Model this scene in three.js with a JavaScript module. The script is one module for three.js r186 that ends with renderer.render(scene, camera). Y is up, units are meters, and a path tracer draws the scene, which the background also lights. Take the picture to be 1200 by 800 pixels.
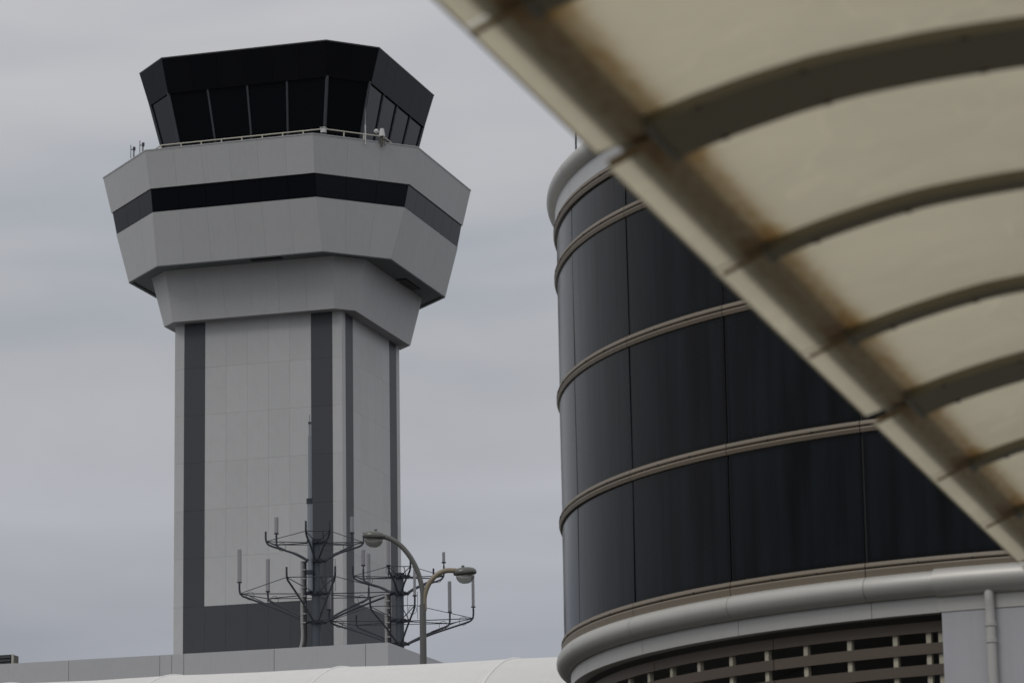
import * as THREE from 'three';
import { ImprovedNoise } from 'three/addons/math/ImprovedNoise.js';
import { mergeGeometries } from 'three/addons/utils/BufferGeometryUtils.js';

// ---------------------------------------------------------------- camera, sky, sun, exposure
const scene = new THREE.Scene();
const R = THREE.MathUtils.degToRad;
const EYE = 1.6;
const camera = new THREE.PerspectiveCamera(2 * Math.atan(400 / 3955.1) * 180 / Math.PI, 1024 / 682, 0.5, 6000);
camera.position.set(0, EYE, 0);
camera.rotation.set(R(12.538), 0, -R(0.946), 'XYZ');
camera.focus = 105;
camera.userData.fStop = 2.8;
scene.add(camera);

const renderer = new THREE.WebGLRenderer({ antialias: true });
renderer.toneMapping = THREE.LinearToneMapping;
renderer.toneMappingExposure = 1.0;
renderer.shadowMap.enabled = true;

const noise = new ImprovedNoise();
function fbm(x, y, z, oct = 5, gain = 0.5) {
  let a = 1, s = 0, t = 0;
  for (let i = 0; i < oct; i++) { s += a * noise.noise(x + 17.3 * i, y - 9.1 * i, z + 4.7 * i); t += a; a *= gain; x *= 2.03; y *= 2.03; z *= 2.03; }
  return s / t;
}
const lerp = (a, b, t) => a + (b - a) * t;
const clamp01 = t => Math.min(1, Math.max(0, t));
const smooth = (a, b, x) => { const t = clamp01((x - a) / (b - a)); return t * t * (3 - 2 * t); };

function makeSky() {                                   // overcast: air and layered cloud only
  const W = 4096, H = 2048, d = new Float32Array(W * H * 4);
  const stops = [[0, .285, .305, .345], [6, .318, .338, .382], [9, .380, .394, .430], [12.5, .436, .444, .470], [18, .510, .514, .54], [30, .62, .617, .635], [60, .78, .775, .785], [90, .84, .835, .84]];
  for (let j = 0; j < H; j++) {
    const el = ((j + .5) / H - .5) * 180;
    const e = Math.max(el, 0);
    let k = 0; while (k < stops.length - 2 && e > stops[k + 1][0]) k++;
    const A = stops[k], B = stops[k + 1], t = clamp01((e - A[0]) / (B[0] - A[0]));
    const se = Math.sin(R(el)), ce = Math.cos(R(el));
    for (let i = 0; i < W; i++) {
      const az = ((i + .5) / W - .5) * 2 * Math.PI, o = (j * W + i) * 4;
      let n = 0, b = 0;
      if (el > 0) {
        const x = ce * Math.cos(az), z = ce * Math.sin(az), hgt = Math.pow(se, .8) * 1.0;
        const wx = .25 * fbm(x * 3 + 5, hgt * 9, z * 3, 3);
        n = fbm(x * 5 + wx, hgt * 26 + wx * 6, z * 5 + 3, 6, .52);
        b = fbm(x * 2.2 + 9, hgt * 10 + 2, z * 2.2 - 4, 4);
        n = n * .30 + .30 * b;
      }
      const m = 1 + n * .8, blue = smooth(.0, -.16, n);
      d[o] = lerp(A[1], B[1], t) * m * (1 - .06 * blue);
      d[o + 1] = lerp(A[2], B[2], t) * m * (1 - .012 * blue);
      d[o + 2] = lerp(A[3], B[3], t) * m * (1 + .03 * blue);
      d[o + 3] = 1;
    }
  }
  const tx = new THREE.DataTexture(d, W, H, THREE.RGBAFormat, THREE.FloatType);
  tx.mapping = THREE.EquirectangularReflectionMapping; tx.magFilter = THREE.LinearFilter; tx.minFilter = THREE.LinearFilter;
  tx.needsUpdate = true; return tx;
}
const sky = makeSky();
scene.background = sky; scene.environment = sky;

const sun = new THREE.DirectionalLight(new THREE.Color(1, .965, .92), 0.5);
sun.position.set(-120, 190, 40); sun.target.position.set(0, 10, -90); scene.add(sun, sun.target);
sun.castShadow = true; sun.shadow.radius = 40; sun.shadow.mapSize.set(2048, 2048);
Object.assign(sun.shadow.camera, { left: -160, right: 160, top: 160, bottom: -160, near: 1, far: 600 });

// ---------------------------------------------------------------- helpers
let seed = 7;
const rnd = () => { seed = (seed * 1664525 + 1013904223) >>> 0; return seed / 4294967296; };
const used = {};
function numbered(n) { used[n] = (used[n] ?? -1) + 1; return used[n] ? n + '_' + String(used[n]).padStart(3, '0') : n; }
function obj(name, geos, m, parent) {
  const g = Array.isArray(geos) ? mergeGeometries(geos.map(q => q.index ? q.toNonIndexed() : q)) : geos;
  const o = new THREE.Mesh(g, m); o.name = name; o.castShadow = o.receiveShadow = true; (parent || scene).add(o); return o;
}
function thing(name, label, category, p = [0, 0, 0], turn = 0, group) {
  const o = new THREE.Group(); o.name = numbered(name); o.position.set(...p); o.rotation.y = turn;
  o.userData = { label, category }; if (group) o.userData.group = group; scene.add(o); return o;
}
function structure(o) { o.userData.kind = 'structure'; return o; }
const V = (x, y, z) => new THREE.Vector3(x, y, z);
function tri(list, uv) {                                 // flat shaded triangles from points
  const g = new THREE.BufferGeometry();
  g.setAttribute('position', new THREE.Float32BufferAttribute(list, 3));
  g.setAttribute('uv', new THREE.Float32BufferAttribute(uv, 2));
  g.computeVertexNormals(); return g;
}
// a plate with four outer corners (a,b bottom; c,d top; counterclockwise from outside), th metres thick to the inside, shrunk by gap on all sides
function plate(a, b, c, d, th, gap = 0, u0 = 0, v0 = 0) {
  const n = V().crossVectors(b.clone().sub(a), d.clone().sub(a)).normalize();
  const mv = (p, q, s) => p.clone().add(q.clone().sub(p).setLength(gap)).add(s.clone().sub(p).setLength(gap));
  const P = gap ? [mv(a, b, d), mv(b, a, c), mv(c, d, b), mv(d, c, a)] : [a, b, c, d];
  const Q = P.map(p => p.clone().addScaledVector(n, -th));
  const w = P[0].distanceTo(P[1]), h = P[0].distanceTo(P[3]);
  const L = [], U = [];
  const quad = (p, q, r, s, uu) => { for (const [t, x] of [[p, 0], [q, 1], [r, 2], [p, 0], [r, 2], [s, 3]]) { L.push(t.x, t.y, t.z); U.push(u0 + uu[x][0], v0 + uu[x][1]); } };
  const full = [[0, 0], [w, 0], [w, h], [0, h]];
  quad(P[0], P[1], P[2], P[3], full); quad(Q[1], Q[0], Q[3], Q[2], full);
  for (let i = 0; i < 4; i++) { const j = (i + 1) % 4; quad(P[j], P[i], Q[i], Q[j], [[0, 0], [w, 0], [w, th], [0, th]]); }
  return tri(L, U);
}
function box(w, h, d, x, y, z, ry = 0) { const g = new THREE.BoxGeometry(w, h, d); if (ry) g.rotateY(ry); g.translate(x, y, z); return g; }
function rod(a, b, r, seg = 8, r2 = r) {
  const d = b.clone().sub(a), g = new THREE.CylinderGeometry(r2, r, d.length(), seg, 1);
  g.applyQuaternion(new THREE.Quaternion().setFromUnitVectors(V(0, 1, 0), d.clone().normalize()));
  const m = a.clone().add(b).multiplyScalar(.5); g.translate(m.x, m.y, m.z); return g;
}
function pipe(pts, r, seg = 24, rs = 8) { return new THREE.TubeGeometry(new THREE.CatmullRomCurve3(pts, false, 'centripetal'), seg, r, rs, false); }

// procedural textures: colour multipliers round 1, for dust, dirt, rust and painted reflection streaks
function tex(w, h, fn, srgb = true) {
  const d = new Uint8Array(w * h * 4);
  for (let j = 0; j < h; j++) for (let i = 0; i < w; i++) { const c = fn(i / w, j / h, i, j), o = (j * w + i) * 4; for (let k = 0; k < 3; k++) d[o + k] = Math.round(255 * clamp01(c[k])); d[o + 3] = 255; }
  const t = new THREE.DataTexture(d, w, h); t.wrapS = t.wrapT = THREE.RepeatWrapping; t.magFilter = THREE.LinearFilter; t.minFilter = THREE.LinearMipmapLinearFilter; t.generateMipmaps = true;
  if (srgb) t.colorSpace = THREE.SRGBColorSpace; t.needsUpdate = true; return t;
}
// tileable noise through a torus-like sample
const TN = (u, v, f, s, o = 4) => { const a = u * 2 * Math.PI, b = v * 2 * Math.PI; return fbm(Math.cos(a) * f + s, Math.sin(a) * f + Math.cos(b) * f * 1.3, Math.sin(b) * f * 1.3 - s, o); };
const paintT = tex(256, 256, (u, v) => { const n = .975 + .02 * TN(u, v, 1.1, 3) + .012 * TN(u, v, 5, 8, 3); const s = .028 * Math.max(0, fbm(u * 40, v * 1.5, 2.2, 3)); const c = n - s; return [c, c, c * .995]; });
const fineB = tex(256, 256, (u, v) => { const n = .5 + .4 * TN(u, v, 9, 1, 4); return [n, n, n]; }, false);
const streakT = tex(512, 256, (u, v) => { const n = .5 + .38 * fbm(u * 26, v * .6, 3.1, 4) + .12 * TN(u, v, 3, 6, 3); return [n, n, n]; }, false);
// vertical reflection streaks painted into the round building's pane colour, with the dark edge seal of the sealed units
const reflStreakT = [0, 1, 2, 3].map(k => tex(512, 256, (u, v) => {
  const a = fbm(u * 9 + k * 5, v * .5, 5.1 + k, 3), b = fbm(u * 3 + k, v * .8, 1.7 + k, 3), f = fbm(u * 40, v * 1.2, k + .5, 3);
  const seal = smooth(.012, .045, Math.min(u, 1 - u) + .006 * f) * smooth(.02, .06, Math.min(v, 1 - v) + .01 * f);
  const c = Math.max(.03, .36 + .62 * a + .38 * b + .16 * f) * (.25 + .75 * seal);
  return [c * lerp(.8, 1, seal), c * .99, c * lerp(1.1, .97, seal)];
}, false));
const sc = (t, x, y) => { const q = t.clone(); q.repeat.set(x, y); q.needsUpdate = true; return q; };
const std = (r, g, b, rough, o = {}) => { const m = new THREE.MeshStandardMaterial({ roughness: rough, ...o }); m.color.setRGB(r, g, b); return m; };
const phy = (r, g, b, rough, o = {}) => { const m = new THREE.MeshPhysicalMaterial({ roughness: rough, ...o }); m.color.setRGB(r, g, b); return m; };
const paintMap = sc(paintT, .35, .2);

// ---------------------------------------------------------------- ground
{
  const g = new THREE.CircleGeometry(2500, 64); g.rotateX(-Math.PI / 2);
  const uv = g.attributes.uv; for (let i = 0; i < uv.count; i++) uv.setXY(i, uv.getX(i) * 500, uv.getY(i) * 500);
  structure(obj('ground', g, std(.055, .054, .052, .95, { map: paintT })));
}

// ---------------------------------------------------------------- frame shared by the tower, the podium and both canopies
const HD = R(16.594);                                     // heading of the buildings
const latV = V(Math.cos(HD), 0, Math.sin(HD)), axV = V(Math.sin(HD), 0, -Math.cos(HD));
const TC = V(-11.549, 0, -170.499);                       // tower centre
const onTower = (u, n, y = 0) => [TC.x + latV.x * u - axV.x * n, y, TC.z + latV.z * u - axV.z * n];

// ---------------------------------------------------------------- control tower
const shades = (r, g, b, rough, n, dv, o) => Array.from({ length: n }, (_, i) => { const k = 1 + dv * (i / (n - 1) * 2 - 1); return std(r * k, g * k, b * k, rough, o); });
const lightPanel = shades(.545, .55, .55, .55, 4, .026, { map: paintMap });
const darkPanel = shades(.052, .058, .067, .5, 3, .03, { map: paintMap });
const ringPanel = shades(.555, .56, .56, .5, 4, .012, { map: paintMap });
const core = std(.26, .26, .265, .9);
const blackPanel = [0, 1].map(i => phy(.0045 + i * .0006, .0052 + i * .0006, .0075 + i * .0006, .38, { specularIntensity: .28 }));
const bandGlass = phy(.005, .007, .010, .09, { specularIntensity: .4 });
const cabGlass = phy(.003, .005, .007, .04, { specularIntensity: .5 });
const mullion = std(.06, .068, .077, .5);
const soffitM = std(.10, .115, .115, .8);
const railM = std(.62, .58, .48, .5);
const whiteM = std(.6, .6, .585, .5);
const steel = std(.30, .32, .34, .45, { metalness: .35 });

// eight corners of a square of half size S with chamfer legs c at height y (x = along the front, z = towards the viewer)
function oct(S, c, y) {
  const k = S - c;
  return [[-S, k], [-k, S], [k, S], [S, k], [S, -k], [k, -S], [-k, -S], [-S, -k]].map(([x, z]) => V(x, y, z));
}
const tower = thing('control_tower', 'grey panelled airport control tower with black glass cab and flared octagonal head', 'control tower', [TC.x, 0, TC.z], -HD);
// frustum band of plates; n of plates per long and per chamfer side
function band(name, parent, A, B, mats, th, nl, nc, gap, filter) {
  for (let i = 0; i < 8; i++) {
    const j = (i + 1) % 8, n = i % 2 ? nl : nc;
    for (let k = 0; k < n; k++) {
      const a = A[i].clone().lerp(A[j], k / n), b = A[i].clone().lerp(A[j], (k + 1) / n), c = B[i].clone().lerp(B[j], (k + 1) / n), d = B[i].clone().lerp(B[j], k / n);
      obj(name, plate(a, b, c, d, th, gap, i * 1.7 + k * 2.3, i * .9), mats[Math.floor(rnd() * mats.length)], parent);
    }
  }
}
function shell(A, B) {                                    // plain frustum skin, closed top and bottom
  const L = [], U = [];
  const put = (...p) => p.forEach(q => { L.push(q.x, q.y, q.z); U.push(q.x, q.y); });
  const ca = A.reduce((s, p) => s.add(p), V(0, 0, 0)).multiplyScalar(1 / 8), cb = B.reduce((s, p) => s.add(p), V(0, 0, 0)).multiplyScalar(1 / 8);
  for (let i = 0; i < 8; i++) { const j = (i + 1) % 8; put(A[i], A[j], B[j], A[i], B[j], B[i]); put(A[j], A[i], ca); put(B[i], B[j], cb); }
  return tri(L, U);
}
const E0 = EYE;
{ // shaft: storey-high panels on four sides
  const inner = 4.44, shaft = obj('shaft', box(inner * 2, 38.6 + E0, inner * 2, 0, (38.6 + E0) / 2, 0), core, tower);
  const cols = [-4.5, -3.99, -2.85, -1.71, -.57, .57, 1.71, 2.85, 3.99, 4.5];
  const rows = [21.44 - 2.44 * 2, 19, 21.44, 23.88, 26.32, 28.75, 31.18, 33.61, 36.05, 38.55];
  const gp = .0028;
  for (let s = 0; s < 4; s++) for (let i = 0; i < 9; i++) for (let j = 0; j < rows.length - 1; j++) {
    if (s >= 2 && j < 2) continue;
    const dark = i === 1 || i === 7 || (rows[j] < 23.8 && i > 0 && i < 8);
    const y0 = rows[j] + E0, y1 = rows[j + 1] + E0, x0 = cols[i], x1 = cols[i + 1];
    const p = [V(x0, y0, 4.5), V(x1, y0, 4.5), V(x1, y1, 4.5), V(x0, y1, 4.5)].map(q => q.applyAxisAngle(V(0, 1, 0), s * Math.PI / 2));
    const g = plate(...p, .05, gp, i * 3.1 + s, j * 2.7);
    const M = dark ? darkPanel : lightPanel;
    obj('panel', g, M[Math.floor(rnd() * M.length)], shaft);
  }
}
{ // collar, ring, deck
  const y = h => h + E0;
  const col = obj('collar', shell(oct(5.12, .8, y(38.40)), oct(5.74, 1.2, y(40.95))), core, tower);
  band('panel', col, oct(5.17, .82, y(38.38)), oct(5.80, 1.27, y(40.93)), ringPanel, .04, 6, 1, .003);
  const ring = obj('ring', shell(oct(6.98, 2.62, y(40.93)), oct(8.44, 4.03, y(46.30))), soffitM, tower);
  band('panel', ring, oct(7.11, 2.68, y(40.87)), oct(7.85, 3.47, y(43.48)), ringPanel, .06, 6, 3, .003);
  band('window', ring, oct(7.83, 3.45, y(43.50)), oct(8.06, 3.67, y(44.62)), [bandGlass], .05, 6, 3, .008);
  band('panel', ring, oct(8.13, 3.73, y(44.64)), oct(8.57, 4.09, y(46.50)), ringPanel, .06, 6, 3, .003);
  // lip under the ring and the coping on top
  const rim = (S, c, h0, S2, c2, h1, th, m, name) => band(name, ring, oct(S, c, y(h0)), oct(S2, c2, y(h1)), [m], th, 1, 1, 0);
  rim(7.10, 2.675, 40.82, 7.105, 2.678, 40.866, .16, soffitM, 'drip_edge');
  rim(8.59, 4.10, 46.503, 8.60, 4.105, 46.56, .3, ringPanel[1], 'coping');
  for (const [x, z, w, d] of [[6.15, -1.2, .5, 2.4], [1.2, 6.4, 1.6, .35]]) obj('soffit_vent', box(w, .06, d, x, y(40.9), z), std(.02, .02, .02, .8), ring);
}
{ // glass cab
  const y = h => h + E0;
  const cab = obj('cab', shell(oct(4.95, 1.32, y(46.3)), oct(5.90, 1.66, y(50.3))), std(.06, .062, .066, .6), tower);
  const B = oct(5.10, 1.33, y(46.4)), T = oct(6.0, 1.69, y(50.28));
  for (let i = 0; i < 8; i++) {
    const j = (i + 1) % 8, n = i % 2 ? 4 : 1;
    for (let k = 0; k < n; k++) {
      const P = t => [B[i].clone().lerp(B[j], t), T[i].clone().lerp(T[j], t)];
      const [a, d] = P(k / n), [b, c] = P((k + 1) / n);
      obj('window_pane', plate(a, b, c, d, .03, .03), cabGlass, cab);
      const off = a.clone().sub(V(0, a.y, 0)).setLength(.03);
      obj(k ? 'mullion' : 'corner_mullion', rod(a.clone().add(off), d.clone().add(off), k ? .06 : .085, 6), mullion, cab);
    }
  }
  const top = obj('cab_roof', shell(oct(6.02, 1.74, y(50.22)), oct(6.52, 2.08, y(51.9))), blackPanel[0], tower);
  band('fascia_panel', top, oct(6.09, 1.78, y(50.19)), oct(6.59, 2.12, y(51.93)), blackPanel, .05, 6, 2, .004);
  band('roof_edge', top, oct(6.60, 2.125, y(51.934)), oct(6.61, 2.13, y(51.99)), [std(.10, .10, .10, .5)], .25, 1, 1, 0);
  // railing on the walkway
  const Rl = oct(6.75, 2.35, y(47.27)), rail = obj('railing', Rl.map((p, i) => rod(p, Rl[(i + 1) % 8], .035, 6)), railM, tower);
  for (let i = 0; i < 8; i++) { const j = (i + 1) % 8, n = i % 2 ? 8 : 3; for (let k = 0; k < n; k++) { const p = Rl[i].clone().lerp(Rl[j], k / n); obj('post', rod(V(p.x, y(46.3), p.z), p, .035, 6), railM, rail); } }
}
const onDeck = (u, n, h) => onTower(u, n, h + E0);
{ // things standing on the tower's walkway
  const c = thing('surveillance_camera', 'small white box camera clamped to the tower walkway railing at its corner', 'camera', onDeck(4.42, 6.82, 46.98), -HD);
  obj('housing', [box(.24, .24, .22, 0, .17, .05), box(.28, .03, .28, 0, .305, .05)], whiteM, c); obj('lens', rod(V(0, -.06, .07), V(0, .0, .07), .09, 10), std(.03, .03, .03, .2), c);
  obj('clamp', box(.1, .12, .14, 0, .26, -.14), steel, c);
  const w = thing('whip_antenna', 'thin white whip antenna standing on the tower walkway before the cab glass', 'antenna', onDeck(6.55, 6.6, 46.3), -HD);
  obj('mast', rod(V(0, 0, 0), V(0, 1.0, 0), .034, 8), whiteM, w); obj('whip', rod(V(0, 1.0, 0), V(0, 1.9, 0), .022, 6, .01), steel, w);
  const f = thing('floodlight', 'twin white floodlight on a dark bracket on the tower walkway', 'floodlight', onDeck(7.2, 6.0, 46.3), -HD);
  obj('bracket', [rod(V(0, 0, 0), V(0, .5, 0), .07, 8), rod(V(-.25, .2, 0), V(.18, .36, 0), .035, 6), rod(V(.18, 0, 0), V(.05, .5, 0), .03, 6)], std(.1, .09, .07, .6), f);
  obj('lamp_head', [new THREE.CylinderGeometry(.1, .17, .4, 12).translate(.02, .7, 0)], whiteM, f);
  obj('lamp_head', [new THREE.SphereGeometry(.125, 12, 8).translate(-.27, .78, .05), rod(V(-.2, .76, .03), V(0, .7, 0), .03, 6)], whiteM, f);
  for (const [u, n, h, lb] of [[-5.15, 7.35, 46.3, 'small dark dipole antenna on the tower balcony, beside the cab glass'], [-5.75, 7.1, 46.2, 'small dark dipole antenna on the tower balcony, at the chamfered outer corner']]) {
    const a = thing('dipole_antenna', lb, 'antenna', onDeck(u, n, h), -HD, 'dipole antennas on the tower balcony');
    obj('stand', rod(V(0, 0, 0), V(0, 1.0, 0), .045, 6), steel, a); obj('element', [rod(V(-.16, .45, 0), V(-.16, 1.15, 0), .02, 5), rod(V(-.17, .9, 0), V(.02, .9, 0), .025, 5)], std(.08, .08, .09, .5), a);
    obj('head', rod(V(.02, .84, 0), V(.02, 1.02, 0), .075, 8), std(.06, .06, .07, .5), a);
  }
}

// ---------------------------------------------------------------- podium below the tower
{
  const N = 15, UR = 10.4, UL = -46, top = 20.12 + E0, back = -30;
  const pod = thing('podium_building', 'low building clad in flat grey panels at the foot of the control tower', 'building', onTower(0, 0), -HD);
  const wallM = std(.5, .5, .51, .7, { map: paintMap });
  obj('wall', [box(UR - UL - .1, top - 1.6, N - back - .1, (UR + UL) / 2, (top - 1.6) / 2, (N + back) / 2)], wallM, pod);
  const pm = shades(.57, .575, .59, .55, 3, .02, { map: paintMap });
  const joints = [-46, -40, -35.5, -31, -26.5, -22, -17.5, -13, -9.7, -5.45, -.84, -.24, .36, 4.84, 9.29, UR];
  for (let i = 0; i < joints.length - 1; i++) obj('parapet_panel', plate(V(joints[i], top - 2.6, N), V(joints[i + 1], top - 2.6, N), V(joints[i + 1], top, N), V(joints[i], top, N), .2, .012, i * 2.1, 0), pm[i % 3], pod);
  for (let i = 0; i < 10; i++) { const a = N - i * 4.5 - (i ? .0 : 0), b = Math.max(back, N - (i + 1) * 4.5); obj('parapet_panel', plate(V(UR, top - 2.6, a), V(UR, top - 2.6, b), V(UR, top, b), V(UR, top, a), .2, .012, i * 2.6, 1), pm[(i + 1) % 3], pod); }
  const un = thing('rooftop_unit', 'dark louvred rooftop unit with a pale edge on the podium roof', 'rooftop unit', onTower(-17.36, 4, top - 1.6), -HD);
  const H = 3.52;
  obj('cabinet', box(8, H, .7, 0, H / 2, 0), std(.03, .034, .036, .7), un);
  for (let i = 0; i < 9; i++) obj('slat', box(7.9, .1, .08, 0, H - .12 - i * .17, .38), std(.045, .05, .052, .6), un);
  obj('corner_post', box(.09, H + .03, .1, 4.03, H / 2, .34), std(.45, .43, .36, .6), un);
  obj('end_panel', box(.05, H - .06, .6, 4.026, H / 2, -.02), std(.12, .12, .1, .6), un);
}

// ---------------------------------------------------------------- antenna masts
const armM = std(.035, .042, .055, .5, { metalness: .2 }), poleM = std(.075, .088, .105, .55, { metalness: .2 }), antM = std(.30, .30, .315, .6), pipeM = std(.25, .275, .305, .4, { metalness: .3 });
function mast(label, u, n, hs, k, base, rot, whip, ants) {
  const b = base + E0, m = thing('antenna_mast', label, 'antenna mast', onTower(u, n, b), -HD, 'antenna masts in front of the control tower');
  const Y = h => h - base;
  obj('pole', [rod(V(0, 0, 0), V(0, Y(hs[3]) + .12, 0), .21 * k, 16), rod(V(0, Y(hs[3]) + .12, 0), V(0, Y(hs[3]) + .16, 0), .25 * k, 16)], poleM, m);
  const tier = (lo, up, rad, tip, pairs, antH, who) => {
    for (const h of [lo, up]) {
      const c = obj('collar', [new THREE.CylinderGeometry(.34 * k, .34 * k, .16, 12).translate(0, Y(h), 0), ...[0, 1, 2, 3, 4, 5].map(i => { const a = i * Math.PI / 3 + rot; return rod(V(Math.cos(a) * .3 * k, Y(h), Math.sin(a) * .3 * k), V(Math.cos(a) * .58 * k, Y(h), Math.sin(a) * .58 * k), .05, 6); })], armM, m);
    }
    const tips = pairs.map(a => { const q = R(a - 20.5) + rot; return V(Math.sin(q), 0, -Math.cos(q)); });       // angle from the direction away from the viewer
    tips.forEach((d, i) => {
      const P = (r, h) => d.clone().multiplyScalar(r).setY(Y(h));
      const g = pipe([P(.4 * k, lo), P(rad * .45, lerp(lo, tip, .44)), P(rad * .90, tip - .1), P(rad * .955, tip - .02), P(rad * .99, tip + .12), P(rad, tip + .3), P(rad, tip + .6)], .05 * k, 26, 7);
      obj('arm', g, armM, m);
      const e = tips[(i + 1) % tips.length];
      const T = P(rad, tip + .12), T2 = e.clone().multiplyScalar(rad).setY(Y(tip + .12));
      if (i % 2 === 0) obj('face_rail', rod(T, T2, .023 * k, 6), armM, m);
      else obj('face_rail', rod(T, T2, .02 * k, 6), armM, m);
      obj('brace', rod(P(.4 * k, up), T, .025 * k, 6), armM, m);
      const mid = T.clone().lerp(T2, .3); if (i % 2 === 0) obj('brace', rod(P(rad * .62, lerp(lo, tip, .66)), mid, .024 * k, 5), armM, m);
      const w = who[i];
      if (w) {
        const a0 = tip + .66 + (w[1] || 0), p = P(rad, a0);
        const an = obj('panel_antenna', box(.165 * k, w[0], .11, p.x, p.y + w[0] / 2, p.z, -R(20) * i), antM, m);
        obj('bracket', [rod(P(rad, a0 - .5), P(rad, a0 + .02), .03, 6), rod(P(rad, a0 - .02), P(rad, a0 + .03), .12 * k, 8)], armM, an);
        const ring = new THREE.TorusGeometry(.2, .012, 5, 16); ring.translate(d.x * rad * .86, Y(tip - .02), d.z * rad * .86); obj('cable_loop', ring, armM, an);
      }
    });
  };
  tier(hs[0], hs[1], 3.98 * k, hs[1] + .1, [-68, -36, 40, 72, 168, 201], 1, ants[0]);
  tier(hs[2], hs[3], 2.5 * k, hs[3] + .02, [-76, -50, 44, 66, 166, 192], 1, ants[1]);
  // cable ladder down the back
  const cl = [V(-.7 * k, Y(hs[2]), .1), V(-.7 * k, Y(hs[0]) + .2, .1), V(-.7 * k, Y(hs[0]) - .9, .1), V(-.85 * k, Y(hs[0]) - 1.5, .2), V(-1.1 * k, 0, .4)];
  obj('conduit', pipe(cl, .085, 30, 8), std(.34, .34, .33, .6), m);
  obj('cable', pipe(cl.map(p => p.clone().add(V(.17, 0, .02))), .07, 30, 8), std(.02, .02, .022, .6), m);
  for (let i = 0; i < 8; i++) { const h = lerp(Y(hs[0]), Y(hs[2]), i / 7); obj('cable_clip', box(.26, .05, .2, -.62 * k, h, .1), std(.4, .4, .4, .5), m); }
  for (const s of [-.25, .25]) obj('hanger_cable', rod(V(s + .8 * k, Y(hs[2]), .3), V(s + .8 * k, Y(hs[1]), .3), .012, 4), armM, m);
  if (whip) {
    const p = (h) => V(-.2, Y(h), .35);
    obj('whip_pole', [rod(p(23.4), p(27.7), .125, 12), rod(p(27.7), p(30.9), .085, 10)], pipeM, m);
    obj('whip_coupling', [rod(p(27.62), p(27.86), .17, 12), rod(p(24.2), p(24.4), .17, 12)], armM, m);
    obj('whip_tip', [rod(p(30.9), p(31.55), .055, 8), rod(p(31.55), p(31.95), .022, 6)], pipeM, m);
    obj('whip_joint', rod(p(31.5), p(31.6), .075, 8), armM, m);
    obj('standoff', [24.95, 25.8, 23.5].map(h => rod(V(-.1, Y(h), .1), p(h), .05, 6)), armM, m);
  }
  return m;
}
const roofY = 18.5;
mast('taller dark antenna mast with a slim silver whip pole, before the tower shaft', 5.11, 10, [21.95, 23.34, 24.9, 25.8], 1, roofY, 0, true,
  [[[1.6], [1.6, -.2], [1.5, .1], null, null, null], [null, [.8], [.8, .05], null, null, null]]);
mast('shorter dark antenna mast without a whip pole, beside the curved street lamp', 9.15, 9.6, [20.75, 21.85, 23.15, 23.96], .92, roofY, R(3), false,
  [[[1.55], null, [1.5], [1.5], [1.5, -.1], null], [null, [.75, .1], null, [.5, .1], null, [1.4, -.5]]]);

// ---------------------------------------------------------------- street lamp
{
  const k = 90 / 80, x0 = -2.235 * k;
  const L = thing('street_lamp', 'double-armed street lamp with curved arms and glass bowl heads', 'street lamp', [x0, 0, -90]);
  const galv = std(.13, .13, .122, .4, { metalness: .3 }), tan = std(.25, .21, .15, .45, { metalness: .2 });
  const p = (x, y) => V(x * k - x0, y * k + E0, 0);
  obj('post', [rod(V(0, 0, 0), p(-2.235, 11.4), (.105), 14, .09)], galv, L);
  obj('arm', pipe([p(-2.235, 11.4), p(-2.245, 11.75), p(-2.36, 12.22), p(-2.56, 12.6), p(-2.8, 12.87), p(-3.05, 13.02), p(-3.2, 13.06)], .07, 40, 10), galv, L);
  obj('arm', pipe([p(-2.2, 11.25), p(-2.19, 11.6), p(-2.08, 11.9), p(-1.9, 12.1), p(-1.68, 12.2), p(-1.42, 12.2)], .07, 40, 10), tan, L);
  const head = (x, y, s) => {
    const c = p(x, y), sh = [];
    const prof = [[.0, .12], [.12, .115], [.22, .085], [.275, .03], [.285, -.03], [.27, -.075], [.235, -.085], [.0, -.085]].map(q => new THREE.Vector2(q[0], q[1]));
    const lum = obj('luminaire', new THREE.LatheGeometry(prof, 24).scale(1.12, 1, .8).rotateZ(s * -.07).translate(c.x, c.y, 0), std(.13, .13, .12, .3, { metalness: .5 }), L);
    const bowl = [[.0, -.27], [.08, -.262], [.15, -.225], [.195, -.16], [.21, -.088]].map(q => new THREE.Vector2(q[0], q[1]));
    obj('glass_bowl', new THREE.LatheGeometry(bowl, 24)  .scale(1.22, 1.2, .95).rotateZ(s * -.07).translate(c.x, c.y, 0), phy(.5, .505, .475, .07, { transmission: .8, thickness: 0 }), lum);
    obj('reflector', new THREE.CylinderGeometry(.2, .16, .02, 18).scale(1.1, 1, .85).translate(c.x, c.y - .1, 0), std(.1, .1, .08, .3, { metalness: .6 }), lum);
    obj('photocell', rod(c.clone().add(V(.05 * s, .1, 0)), c.clone().add(V(.05 * s, .17, 0)), .04, 8), galv, lum);
  };
  head(-3.39, 13.08, 1); head(-1.22, 12.17, -1);
}

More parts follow.
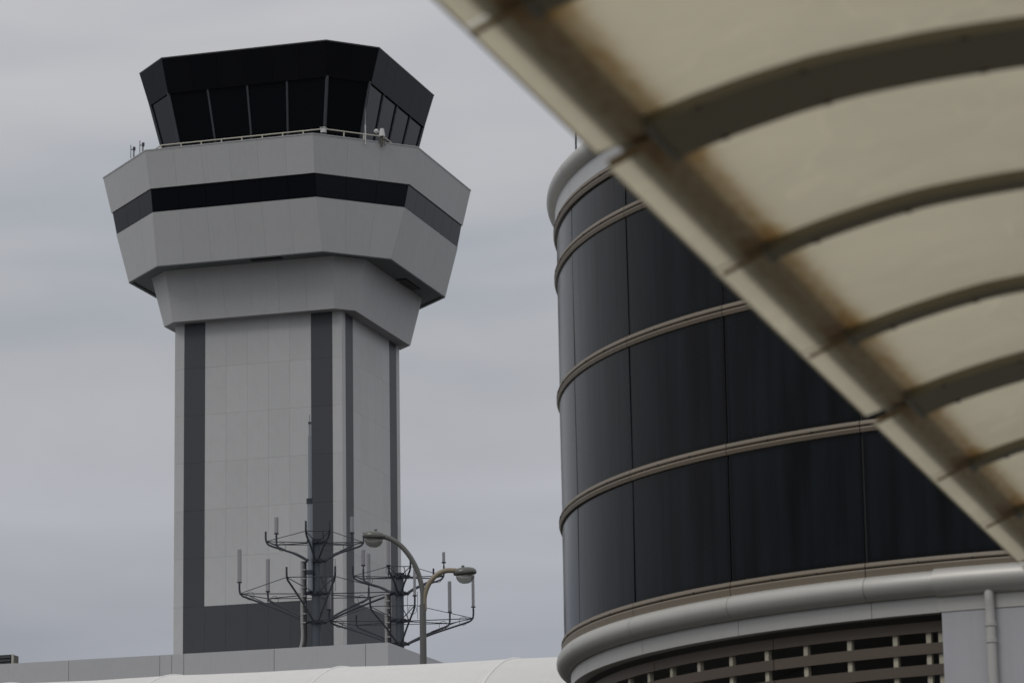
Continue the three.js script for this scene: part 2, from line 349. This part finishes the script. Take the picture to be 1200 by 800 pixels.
// ---------------------------------------------------------------- white vaulted roof in front of the podium
{
  const RV = 7.9, AX = 73, hc = 9.455, top = hc + E0 + RV * .0079;
  const v = thing('vaulted_canopy', 'long white vaulted fabric canopy with arched seams, left of the round building', 'canopy', [axV.x * AX - latV.x * 21, 0, axV.z * AX - latV.z * 21], -HD + R(2.0));
  const fab = [0, 1, 2].map(i => std(.76 - i * .012, .755 - i * .012, .735 - i * .012, .75, { map: sc(paintT, .25, .25), bumpMap: fineB, bumpScale: .004 }));
  const seamM = std(.82, .82, .8, .6), dk = std(.3, .3, .29, .6);
  const step = 4.05, l0 = -.55, half = .72;
  const arc = a => [top - RV * (1 - Math.cos(a)), RV * Math.sin(a)];
  for (let i = -2; i < 11; i++) {
    const xa = l0 - step * (i + 1), xb = l0 - step * i, L = [], U = [], NX = 10, NA = 24;
    const P = (s, t) => { const a = lerp(-half, half, t), x = lerp(xa, xb, s), sag = .025 * Math.sin(Math.PI * s) + .012 * fbm(x, a * 4, 3, 3), [y, z] = arc(a); return V(x, y - sag * Math.cos(a), z - sag * Math.sin(a)); };
    const pos = [], uv = [], idx = [];
    for (let r = 0; r <= NA; r++) for (let c = 0; c <= NX; c++) { const q = P(c / NX, r / NA); pos.push(q.x, q.y, q.z); uv.push(q.x, r / NA * 11); }
    for (let r = 0; r < NA; r++) for (let c = 0; c < NX; c++) { const o = r * (NX + 1) + c; idx.push(o, o + NX + 1, o + 1, o + 1, o + NX + 1, o + NX + 2); }
    const g = new THREE.BufferGeometry(); g.setAttribute('position', new THREE.Float32BufferAttribute(pos, 3)); g.setAttribute('uv', new THREE.Float32BufferAttribute(uv, 2)); g.setIndex(idx); g.computeVertexNormals();
    obj('roof_panel', g, fab[(i + 3) % 3], v);
    const pts = []; for (let r = 0; r <= 20; r++) { const [y, z] = arc(lerp(-half, half, r / 20)); pts.push(V(xb, y, z)); }
    obj('seam', pipe(pts, .028, 40, 8), seamM, v);
    if (i % 2 === 0) for (const s of [-1, 1]) { const [y, z] = arc(s * half); obj('column', rod(V(xb, 0, z), V(xb, y + .02, z), .12, 10), dk, v); }
    for (const s of [-1, 1]) { const [y, z] = arc(s * half); obj('edge_beam', rod(V(xa, y, z), V(xb, y, z), .1, 10), dk, v); }
  }
}

// ---------------------------------------------------------------- round building
const DC = [10.812, -57.358], DR = 10, DEG14 = R(14.4), PH0 = R(12.36);
// ring segment with a closed profile of [radius, height] points, from angle a to b (angle from -x towards the viewer)
function ringSeg(prof, a, b, seg = 8, uvk = 1) {
  const pos = [], uv = [], idx = [], n = prof.length;
  for (let f = 0; f < n; f++) {                           // each profile side has its own vertices: crisp edges unless the profile is fine
    const p = prof[f], q = prof[(f + 1) % n];
    for (let i = 0; i <= seg; i++) { const t = lerp(a, b, i / seg); for (const [r, h, vv] of [[p[0], p[1], 0], [q[0], q[1], 1]]) { pos.push(-r * Math.cos(t), h, r * Math.sin(t)); uv.push(t * DR * uvk, h); } }
    const o = f * (seg + 1) * 2;
    for (let i = 0; i < seg; i++) { const k = o + i * 2; idx.push(k, k + 1, k + 2, k + 1, k + 3, k + 2); }
  }
  const base = pos.length / 3;                            // end caps
  for (const t of [a, b]) for (const p of prof) { pos.push(-p[0] * Math.cos(t), p[1], p[0] * Math.sin(t)); uv.push(p[0], p[1]); }
  for (let i = 1; i < n - 1; i++) { idx.push(base, base + i + 1, base + i); idx.push(base + n, base + n + i, base + n + i + 1); }
  const g = new THREE.BufferGeometry(); g.setAttribute('position', new THREE.Float32BufferAttribute(pos, 3)); g.setAttribute('uv', new THREE.Float32BufferAttribute(uv, 2)); g.setIndex(idx);
  g.computeVertexNormals(); return g;
}
function tubeSeg(rc, hc, r, a, b, seg = 16, rs = 20) {     // smooth roll (part of a torus)
  const pos = [], uv = [], idx = [], nor = [];
  for (let i = 0; i <= seg; i++) { const t = lerp(a, b, i / seg); for (let j = 0; j <= rs; j++) { const q = j / rs * 2 * Math.PI, rr = rc + r * Math.cos(q); pos.push(-rr * Math.cos(t), hc + r * Math.sin(q), rr * Math.sin(t)); nor.push(-Math.cos(q) * Math.cos(t), Math.sin(q), Math.cos(q) * Math.sin(t)); uv.push(t * rc, q * r); } }
  for (let i = 0; i < seg; i++) for (let j = 0; j < rs; j++) { const k = i * (rs + 1) + j; idx.push(k, k + rs + 1, k + 1, k + 1, k + rs + 1, k + rs + 2); }
  const g = new THREE.BufferGeometry(); g.setAttribute('position', new THREE.Float32BufferAttribute(pos, 3)); g.setAttribute('normal', new THREE.Float32BufferAttribute(nor, 3)); g.setAttribute('uv', new THREE.Float32BufferAttribute(uv, 2)); g.setIndex(idx); return g;
}
{
  const D = thing('round_building', 'round building wrapped in dark curved glass with tan rails and white rolled cornices', 'building', [DC[0], 0, DC[1]]);
  const Y = h => h + E0;
  const glassM = [0, 1, 2, 3].map(i => phy(.0115, .0165, .0225, .12 + .02 * i, { specularIntensity: .34, map: reflStreakT[i], bumpMap: sc(streakT, .8, .5), bumpScale: .004 }));
  const railTan = shades(.22, .182, .135, .5, 3, .04, { map: sc(paintT, .6, .6) });
  const rollM = shades(.54, .53, .495, .42, 3, .015, { metalness: .4, map: sc(paintT, .4, .8) });
  const fasciaM = shades(.60, .61, .61, .5, 3, .015, { map: sc(paintT, .4, .8) });
  const slatM = shades(.118, .091, .069, .6, 3, .05, { map: sc(paintT, .6, .6) });
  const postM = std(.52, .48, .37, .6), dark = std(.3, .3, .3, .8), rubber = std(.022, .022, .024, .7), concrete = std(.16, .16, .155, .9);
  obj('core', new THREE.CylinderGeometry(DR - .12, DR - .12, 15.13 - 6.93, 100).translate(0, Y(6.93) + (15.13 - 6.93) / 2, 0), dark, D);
  obj('inner_wall', new THREE.CylinderGeometry(DR - 3.5, DR - 3.5, Y(6.69), 64).translate(0, Y(6.69) / 2, 0), concrete, D);
  const rails = [14.68, 13.87, 11.72, 9.54, 7.41];
  const J0 = -3, J1 = 11;
  for (let j = J0; j < J1; j++) {
    const a = PH0 + j * DEG14, b = a + DEG14, ga = .002;
    for (let r = 0; r < 4; r++) {
      const h1 = rails[r] - .07, h0 = rails[r + 1] + .07, tilt = (rnd() - .5) * .016;
      const pg = ringSeg([[DR + tilt, Y(h0)], [DR - tilt, Y(h1)], [DR - .06, Y(h1)], [DR - .06, Y(h0)]], a + ga, b - ga, 28), uv = pg.attributes.uv;
      for (let q = 0; q < uv.count; q++) uv.setXY(q, (uv.getX(q) / DR - a) / (b - a), (uv.getY(q) - Y(h0)) / (h1 - h0));
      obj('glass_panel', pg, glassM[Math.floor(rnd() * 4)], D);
    }
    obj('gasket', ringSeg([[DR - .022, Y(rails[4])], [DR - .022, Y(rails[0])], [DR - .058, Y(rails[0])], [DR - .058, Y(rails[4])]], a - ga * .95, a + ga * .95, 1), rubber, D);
    rails.forEach((h, r) => {
      const m = railTan[Math.floor(rnd() * 3)];
      const rl = obj('rail', ringSeg([[DR + .045, Y(h + .012)], [DR + .055, Y(h + .03)], [DR + .035, Y(h + .085)], [DR - .05, Y(h + .09)], [DR - .05, Y(h + .012)]], a + .0008, b - .0008, 12), m, D);
      const low = r === 4 ? .16 : .085;
      obj('rail_lip', ringSeg([[DR - .05, Y(h - low - .005)], [DR + .035, Y(h - low)], [DR + .055, Y(h - .03)], [DR + .045, Y(h - .008)], [DR - .05, Y(h - .008)]], a + .0008, b - .0008, 12), m, rl);
      for (const t of [.34, .67]) { const q = lerp(a, b, t); obj('rivet', new THREE.CylinderGeometry(.014, .014, .02, 6).rotateX(Math.PI / 2).rotateY(-(Math.PI / 2 - q)).translate(-(DR + .05) * Math.cos(q), Y(h + .02), (DR + .05) * Math.sin(q)), rubber, rl); }
    });
    // cornice at the top: fascia and roll; roll and flange below the glass
    obj('fascia_panel', ringSeg([[DR + .02, Y(14.78)], [DR + .02, Y(15.16)], [DR - .08, Y(15.16)], [DR - .08, Y(14.78)]], a + .0006, b - .0006, 12), fasciaM[Math.floor(rnd() * 3)], D);
    obj('cornice_roll', tubeSeg(DR - .02, 15.26 + E0, .185, a + .0006, b - .0006, 16), rollM[Math.floor(rnd() * 3)], D);
    const big = a > R(60);
    const aa = a, bb = b;
    const split = a < R(61.8) && b > R(61.8) ? [[aa, R(61.8), .19], [R(61.8), bb, .215]] : [[aa, bb, a >= R(61.8) ? .215 : .19]];
    for (const [p, q, rr] of split) {
      obj('cornice_roll', tubeSeg(DR - .045, 7.115 + E0, rr, p + .0004, q - .0004, 16), rollM[Math.floor(rnd() * 3)], D);
      obj('flange', ringSeg([[DR - .10 + (rr > .2 ? .03 : 0), Y(6.69)], [DR - .10 + (rr > .2 ? .03 : 0), Y(6.93)], [DR - .3, Y(6.93)], [DR - .3, Y(6.69)]], p + .0005, q - .0005, 12), rollM[Math.floor(rnd() * 3)], D);
    }
  }
  obj('floor', ringSeg([[DR - .5, Y(3.1)], [DR - .5, Y(3.2)], [DR - 3.7, Y(3.2)], [DR - 3.7, Y(3.1)]], PH0 + J0 * DEG14, PH0 + J1 * DEG14, 60), concrete, D);
  obj('roof', new THREE.CylinderGeometry(DR - .15, DR - .15, .12, 80).translate(0, Y(15.2), 0), std(.3, .3, .3, .8), D);
  // louvre screen under the cornice
  const LR = DR - .35, bays = [-26.5, -8.9, 8.7, 26.3, 43.95, 61.5].map(R);
  for (let k = 0; k < bays.length - 1; k++) for (let s = 0; s < 10; s++) {
    const h1 = 6.605 - s * .313, h0 = h1 - .158;
    obj('slat', ringSeg([[LR, Y(h0)], [LR, Y(h1)], [LR - .04, Y(h1)], [LR - .04, Y(h0)]], bays[k] + .0008, bays[k + 1] - .0008, 16), slatM[Math.floor(rnd() * 3)], D);
  }
  const posts = [-26, -21.4, -16.8, -12.2, -7.6, -3, 1.6, 6.2, 10.8, 15.4, 20.02, 24.56, 28.95, 33.53, 38.2, 42.84, 47.43, 52.17, 56.79, 60.0, 61.15];
  for (const q of posts) {
    const t = R(q), r = LR - .085;
    obj('louvre_post', box(.075, 3.4, .07, 0, 0, 0, Math.PI / 2 + t).translate(-r * Math.cos(t), Y(6.58) - 1.7, r * Math.sin(t)), postM, D);
  }
  obj('soffit', ringSeg([[DR - .25, Y(6.70)], [DR - .25, Y(6.9)], [DR - 3.7, Y(6.9)], [DR - 3.7, Y(6.70)]], PH0 + J0 * DEG14, PH0 + J1 * DEG14, 60), concrete, D);
  obj('base_wall', ringSeg([[DR - .4, 0], [DR - .4, Y(3.3)], [DR - .6, Y(3.3)], [DR - .6, 0]], PH0 + J0 * DEG14, R(61.4), 50), std(.35, .35, .36, .8), D);
  obj('wall', ringSeg([[DR - .085, 0], [DR - .085, Y(6.688)], [DR - .6, Y(6.68)], [DR - .6, 0]], R(62.05), PH0 + J1 * DEG14, 60), std(.50, .505, .53, .75, { map: sc(paintT, .3, .3), bumpMap: fineB, bumpScale: .002 }), D);
  // downpipe
  const q = R(66.4), at = (r, h) => V(-r * Math.cos(q), Y(h), r * Math.sin(q));
  const dp = obj('downpipe', pipe([at(DR - .02, 7.02), at(DR + .02, 6.85), at(DR + .01, 6.74), at(DR - .0, 6.64), at(DR - .0, 6.5), at(DR - .0, 5.5), at(DR - .0, 0)], .072, 60, 14), std(.50, .49, .46, .45), D);
  for (const h of [6.42, 6.18, 4.2]) obj('pipe_collar', rod(at(DR, h), at(DR, h + .06), .085, 14), std(.48, .47, .44, .45), dp);
  const ro = thing('lightning_rod', 'thin dark rod standing on the roof edge of the round glass building', 'lightning rod', [DC[0] - (DR - .35) * Math.cos(R(3)), Y(15.26), DC[1] + (DR - .35) * Math.sin(R(3))]);
  obj('rod', [rod(V(0, 0, 0), V(0, 2.4, 0), .022, 6, .014)], armM, ro); obj('base', rod(V(0, 0, 0), V(0, .12, 0), .08, 8), steel, ro);
}

// ---------------------------------------------------------------- arched fabric canopy over the viewer
let LEN = 5;
{
  const K = 3.6 / 2.97, S = .505 * 3.6, A0 = 3.378 * 3.6;
  const C = thing('arched_canopy', 'arched walkway canopy of translucent cream fabric over rust-stained steel ribs', 'canopy', [0, 0, 0], -HD);
  // half profile of the rib undersides (offset along the buildings' width, height above the eye), mirrored about the crest
  const hp = [[-2.45, 2.912], [-2.3, 2.960], [-2.15, 3.0], [-2.0, 3.034], [-1.85, 3.06], [-1.6, 3.084], [-1.32, 3.1], [-1.0, 3.11], [-.6, 3.114]];
  const full = [...hp, ...hp.slice(0, -1).reverse().map(([l, h]) => [-1.2 - l, h])].map(([l, h]) => new THREE.Vector2(l * K, h * K));
  const crv = new THREE.SplineCurve(full), NP = 64;
  const pr = Array.from({ length: NP + 1 }, (_, i) => { const t = i / NP, p = crv.getPoint(t), d = crv.getTangent(t); return { p, n: new THREE.Vector2(-d.y, d.x) }; });
  const Z = a => -a, yy = h => h + EYE;
  { // paved walkway with kerb, unseen, added to bounce light onto the canopy underside
    const pv = new THREE.Group(); pv.name = 'bounce_pavement'; pv.rotation.y = -HD; scene.add(pv); structure(pv);
    const slabs = shades(.21, .20, .18, .9, 3, .06, { map: sc(paintT, .5, .5) });
    for (let q = -4; q < 24; q++) for (let r = -3; r < 2; r++) obj('slab', box(1.788, .12, 1.788, r * 1.8 + .3, .06, -q * 1.8), slabs[Math.floor(rnd() * 3)], pv);
    for (let q = -4; q < 24; q++) obj('kerb', box(.2, .125, 1.788, -6.1, .0625, -q * 1.8), slabs[1], pv);
  }
  const sweep = (a0, a1, d0, d1, i0 = 0, i1 = NP) => {      // rectangular section swept along the arch
    const pos = [], uv = [], idx = [];
    const ring = i => { const { p, n } = pr[i]; const q = d => [p.x + n.x * d, yy(p.y + n.y * d)]; return [[...q(d0), Z(a0)], [...q(d0), Z(a1)], [...q(d1), Z(a1)], [...q(d1), Z(a0)]]; };
    let len = 0;
    for (let f = 0; f < 4; f++) { const o = pos.length / 3; len = 0; for (let i = i0; i <= i1; i++) { if (i > i0) len += pr[i].p.distanceTo(pr[i - 1].p); const r = ring(i), A = r[f], B = r[(f + 1) % 4]; pos.push(...A, ...B); uv.push(len, f * .3, len, f * .3 + .2); } for (let i = 0; i < i1 - i0; i++) { const k = o + i * 2; idx.push(k, k + 2, k + 1, k + 1, k + 2, k + 3); } }
    for (const i of [i0, i1]) { const o = pos.length / 3; ring(i).forEach(q => { pos.push(...q); uv.push(0, 0); }); idx.push(o, o + 1, o + 2, o, o + 2, o + 3); }
    const g = new THREE.BufferGeometry(); g.setAttribute('position', new THREE.Float32BufferAttribute(pos, 3)); g.setAttribute('uv', new THREE.Float32BufferAttribute(uv, 2)); g.setIndex(idx); g.computeVertexNormals(); return g;
  };
  const ribM = std(.20, .178, .115, .55, { bumpMap: fineB, bumpScale: .0006 });
  const gutterM = std(.3, .29, .24, .6);
  const boltM = std(.06, .055, .04, .5);
  const plateM = std(.16, .155, .12, .5);
  const hemM = std(.48, .45, .36, .7), strapM = std(.3, .21, .1, .8);
  const over = [[-2.67, 2.868], [-2.60, 2.897], [-2.53, 2.925]].map(([l, h]) => new THREE.Vector2(l * K, h * K));
  const skin = [...over, ...pr.map(({ p, n }) => p.clone().addScaledVector(n, .040 * K)), ...over.slice().reverse().map(q => new THREE.Vector2(-1.2 * K - q.x, q.y))];
  LEN = 0; const lens = skin.map((p, r) => (LEN += r ? p.distanceTo(skin[r - 1]) : 0));
  // fabric: fine dirt, a grimy strip where the gutter lies on it, rust washed down from the rib ends
  const fabT = [0, 1, 2].map(k => tex(1024, 256, (u, v, i, j) => {
    const l = u * LEN, n = .95 + .05 * fbm(u * 5 + k * 3, v * 2.2, 4, 5) + .012 * fbm(u * 60, v * 22, 9 + k, 2);
    const grime = smooth(.12, .17, l + .03 * fbm(v * 9, l * 20, k, 3)) * smooth(.42, .24, l + .05 * fbm(v * 14, l * 9, k + 5, 4));
    const jit = .16 * fbm(l * 11, v * 7, k + 2, 5) + .05 * fbm(l * 40, v * 30, k + 4, 3), dEnd = Math.min(v * [1, 2.4, 1.3][k], (1 - v) * [1.5, 1, 2.6][k]) + jit;
    const rust = smooth(.24, .10, dEnd) * smooth(.13, .17, l) * smooth(.42, .24, l + .05 * fbm(v * 12, l * 16, k + 9, 4));
    const waveN = fbm(u * 3.2 + k * 7, v * 1.1 + u * 1.6, 2 + k, 4), ring = q => smooth(.014, 0, Math.abs(waveN - q + .01 * fbm(u * 30, v * 12, k, 2)));  // faint paler wavy lines in the fabric colour
    const nn = n * (1 + .035 * ring(.08) + .025 * ring(-.1) + .012 * smooth(.06, .1, waveN));
    let c = [nn * .955, nn * .94, nn * .865];
    const line = Math.exp(-(((l - .30 + .02 * fbm(v * 7, l * 5, k + 3, 3)) / .045) ** 2)) * clamp01(.45 + 1.2 * fbm(v * 5, l * 9, k + 11, 4) + .5 * smooth(.3, .05, dEnd));
    c = c.map((x, q) => lerp(x, [.62, .47, .23][q], .55 * line));
    const gm = .52 * grime * clamp01(.75 + .8 * fbm(v * 16, l * 24, 3 + k, 4));
    c = c.map((x, q) => lerp(x, [.62, .46, .2][q], gm));
    return c.map((x, q) => lerp(x, [.62, .44, .17][q], .58 * rust));
  }));
  const fabM = fabT.map(t => phy(.97, .922, .84, 1, { transmission: .5, thickness: 0, map: t }));
  const first = -4, last = 14;
  for (let i = first; i <= last; i++) {
    const main = ((i % 3) + 3) % 3 === 0, w = (main ? .40 : .13) * K, a = A0 + i * S, ac = a - (main ? .10 : .02);
    const rib = obj('rib', sweep(ac - w / 2, ac + w / 2, 0, .036 * K), ribM, C);
    rib.userData.label = main ? 'wide main rib' : 'slim rib';
    for (const t of [4, 13, 22, 31, 40, 51, 60]) for (const e of main ? [-1, 1] : [1]) { const { p } = pr[t]; obj(main ? 'bolt' : 'clamp', box(.03, .02, .03, p.x, yy(p.y) + .004, Z(ac + e * (w / 2 - .022))), boltM, rib); }
    for (const t of [0, NP]) {
      const { p } = pr[t], sg = t ? 1 : -1;
      obj('end_plate', box(.03, .05, w + .02, p.x + sg * .012, yy(p.y) + .012, Z(ac)), plateM, rib);
      const q0 = V(p.x, yy(p.y) + .03, Z(ac)), q1 = V(p.x + sg * .185 * K, yy(p.y) - .056 * K, Z(ac));
      const st = box(q0.distanceTo(q1), .012, main ? .07 : .026, 0, 0, 0); st.rotateZ(Math.atan2(q1.y - q0.y, q1.x - q0.x)); st.translate((q0.x + q1.x) / 2, (q0.y + q1.y) / 2, Z(ac));
      obj('strap', st, strapM, rib);
    }
    if (main) obj('column', rod(V(1.27 * K, 0, Z(ac)), V(1.27 * K, yy(2.9 * K), Z(ac)), .09, 14), ribM, C);   // on the side away from the open eave
    if (i === last) continue;
    const NA = 20, pos = [], uv = [], idx = [], nextMain = (((i + 1) % 3) + 3) % 3 === 0;
    const a0 = a - .02 + .006, a1 = a + S - .02 - .006;
    skin.forEach((p, r) => {
      const len = lens[r], pull = smooth(.26, .02, len), tuck = (i < 0 ? .010 : i === 0 ? .004 : 0) * K * smooth(.09, 0, len);
      for (let c = 0; c <= NA; c++) {
        const s = c / NA, aa = lerp(a0 + (main ? .05 * pull : 0), a1 - (nextMain ? .16 * pull : 0), s), edge = smooth(.2, .6, len) * smooth(0, .08, s) * smooth(1, .92, s);
        const f1 = fbm(p.x * .9 + aa * .8, aa * 1.9 - p.x * 1.1, i * 3.1, 2), f2 = fbm(p.x * 1.4 + aa * 1.2, aa * .7 - p.x * 2, i + 7, 2);
        const dy = -.022 * Math.sin(Math.PI * s) * edge + (.012 * f1 + .010 * (1 - Math.abs(f2) * 4 > 0 ? (1 - Math.abs(f2) * 4) * .35 : 0)) * edge;
        pos.push(p.x + tuck, yy(p.y) + .004 + dy + tuck * .42, Z(aa)); uv.push(len / LEN, s);
      }
    });
    for (let r = 0; r < skin.length - 1; r++) for (let c = 0; c < NA; c++) { const o = r * (NA + 1) + c; idx.push(o, o + 1, o + NA + 1, o + 1, o + NA + 2, o + NA + 1); }
    const g = new THREE.BufferGeometry(); g.setAttribute('position', new THREE.Float32BufferAttribute(pos, 3)); g.setAttribute('uv', new THREE.Float32BufferAttribute(uv, 2)); g.setIndex(idx); g.computeVertexNormals();
    const bay = obj('fabric_bay', g, fabM[(i + 6) % 3], C);
    const tk = (i < 0 ? .010 : i === 0 ? .004 : 0) * K, hx = -2.67 * K + tk, hy = yy(2.868 * K) + .004 + tk * .42;
    obj('hem', rod(V(hx, hy, Z(a0 + (main ? .05 : 0))), V(hx, hy, Z(a1 - (nextMain ? .16 : 0))), .006, 8), hemM, bay);
    // gutter lying on the fabric along each eave
    for (const s of [-1, 1]) {
      const M = q => s < 0 ? q : -1.2 * K - q;
      const sh = [[-2.605, 2.914], [-2.55, 2.924], [-2.465, 2.962], [-2.45, 3.065], [-2.49, 3.07], [-2.60, 2.95]].map(([l, h]) => [M(l * K), yy(h * K)]);
      const pg = new THREE.Shape(sh.map(q => new THREE.Vector2(...q)));
      obj('gutter', new THREE.ExtrudeGeometry(pg, { depth: S - .012, bevelEnabled: false }).translate(0, 0, Z(a + S - .02 - .006)), gutterM, C);
    }
  }
}
renderer.render(scene, camera);
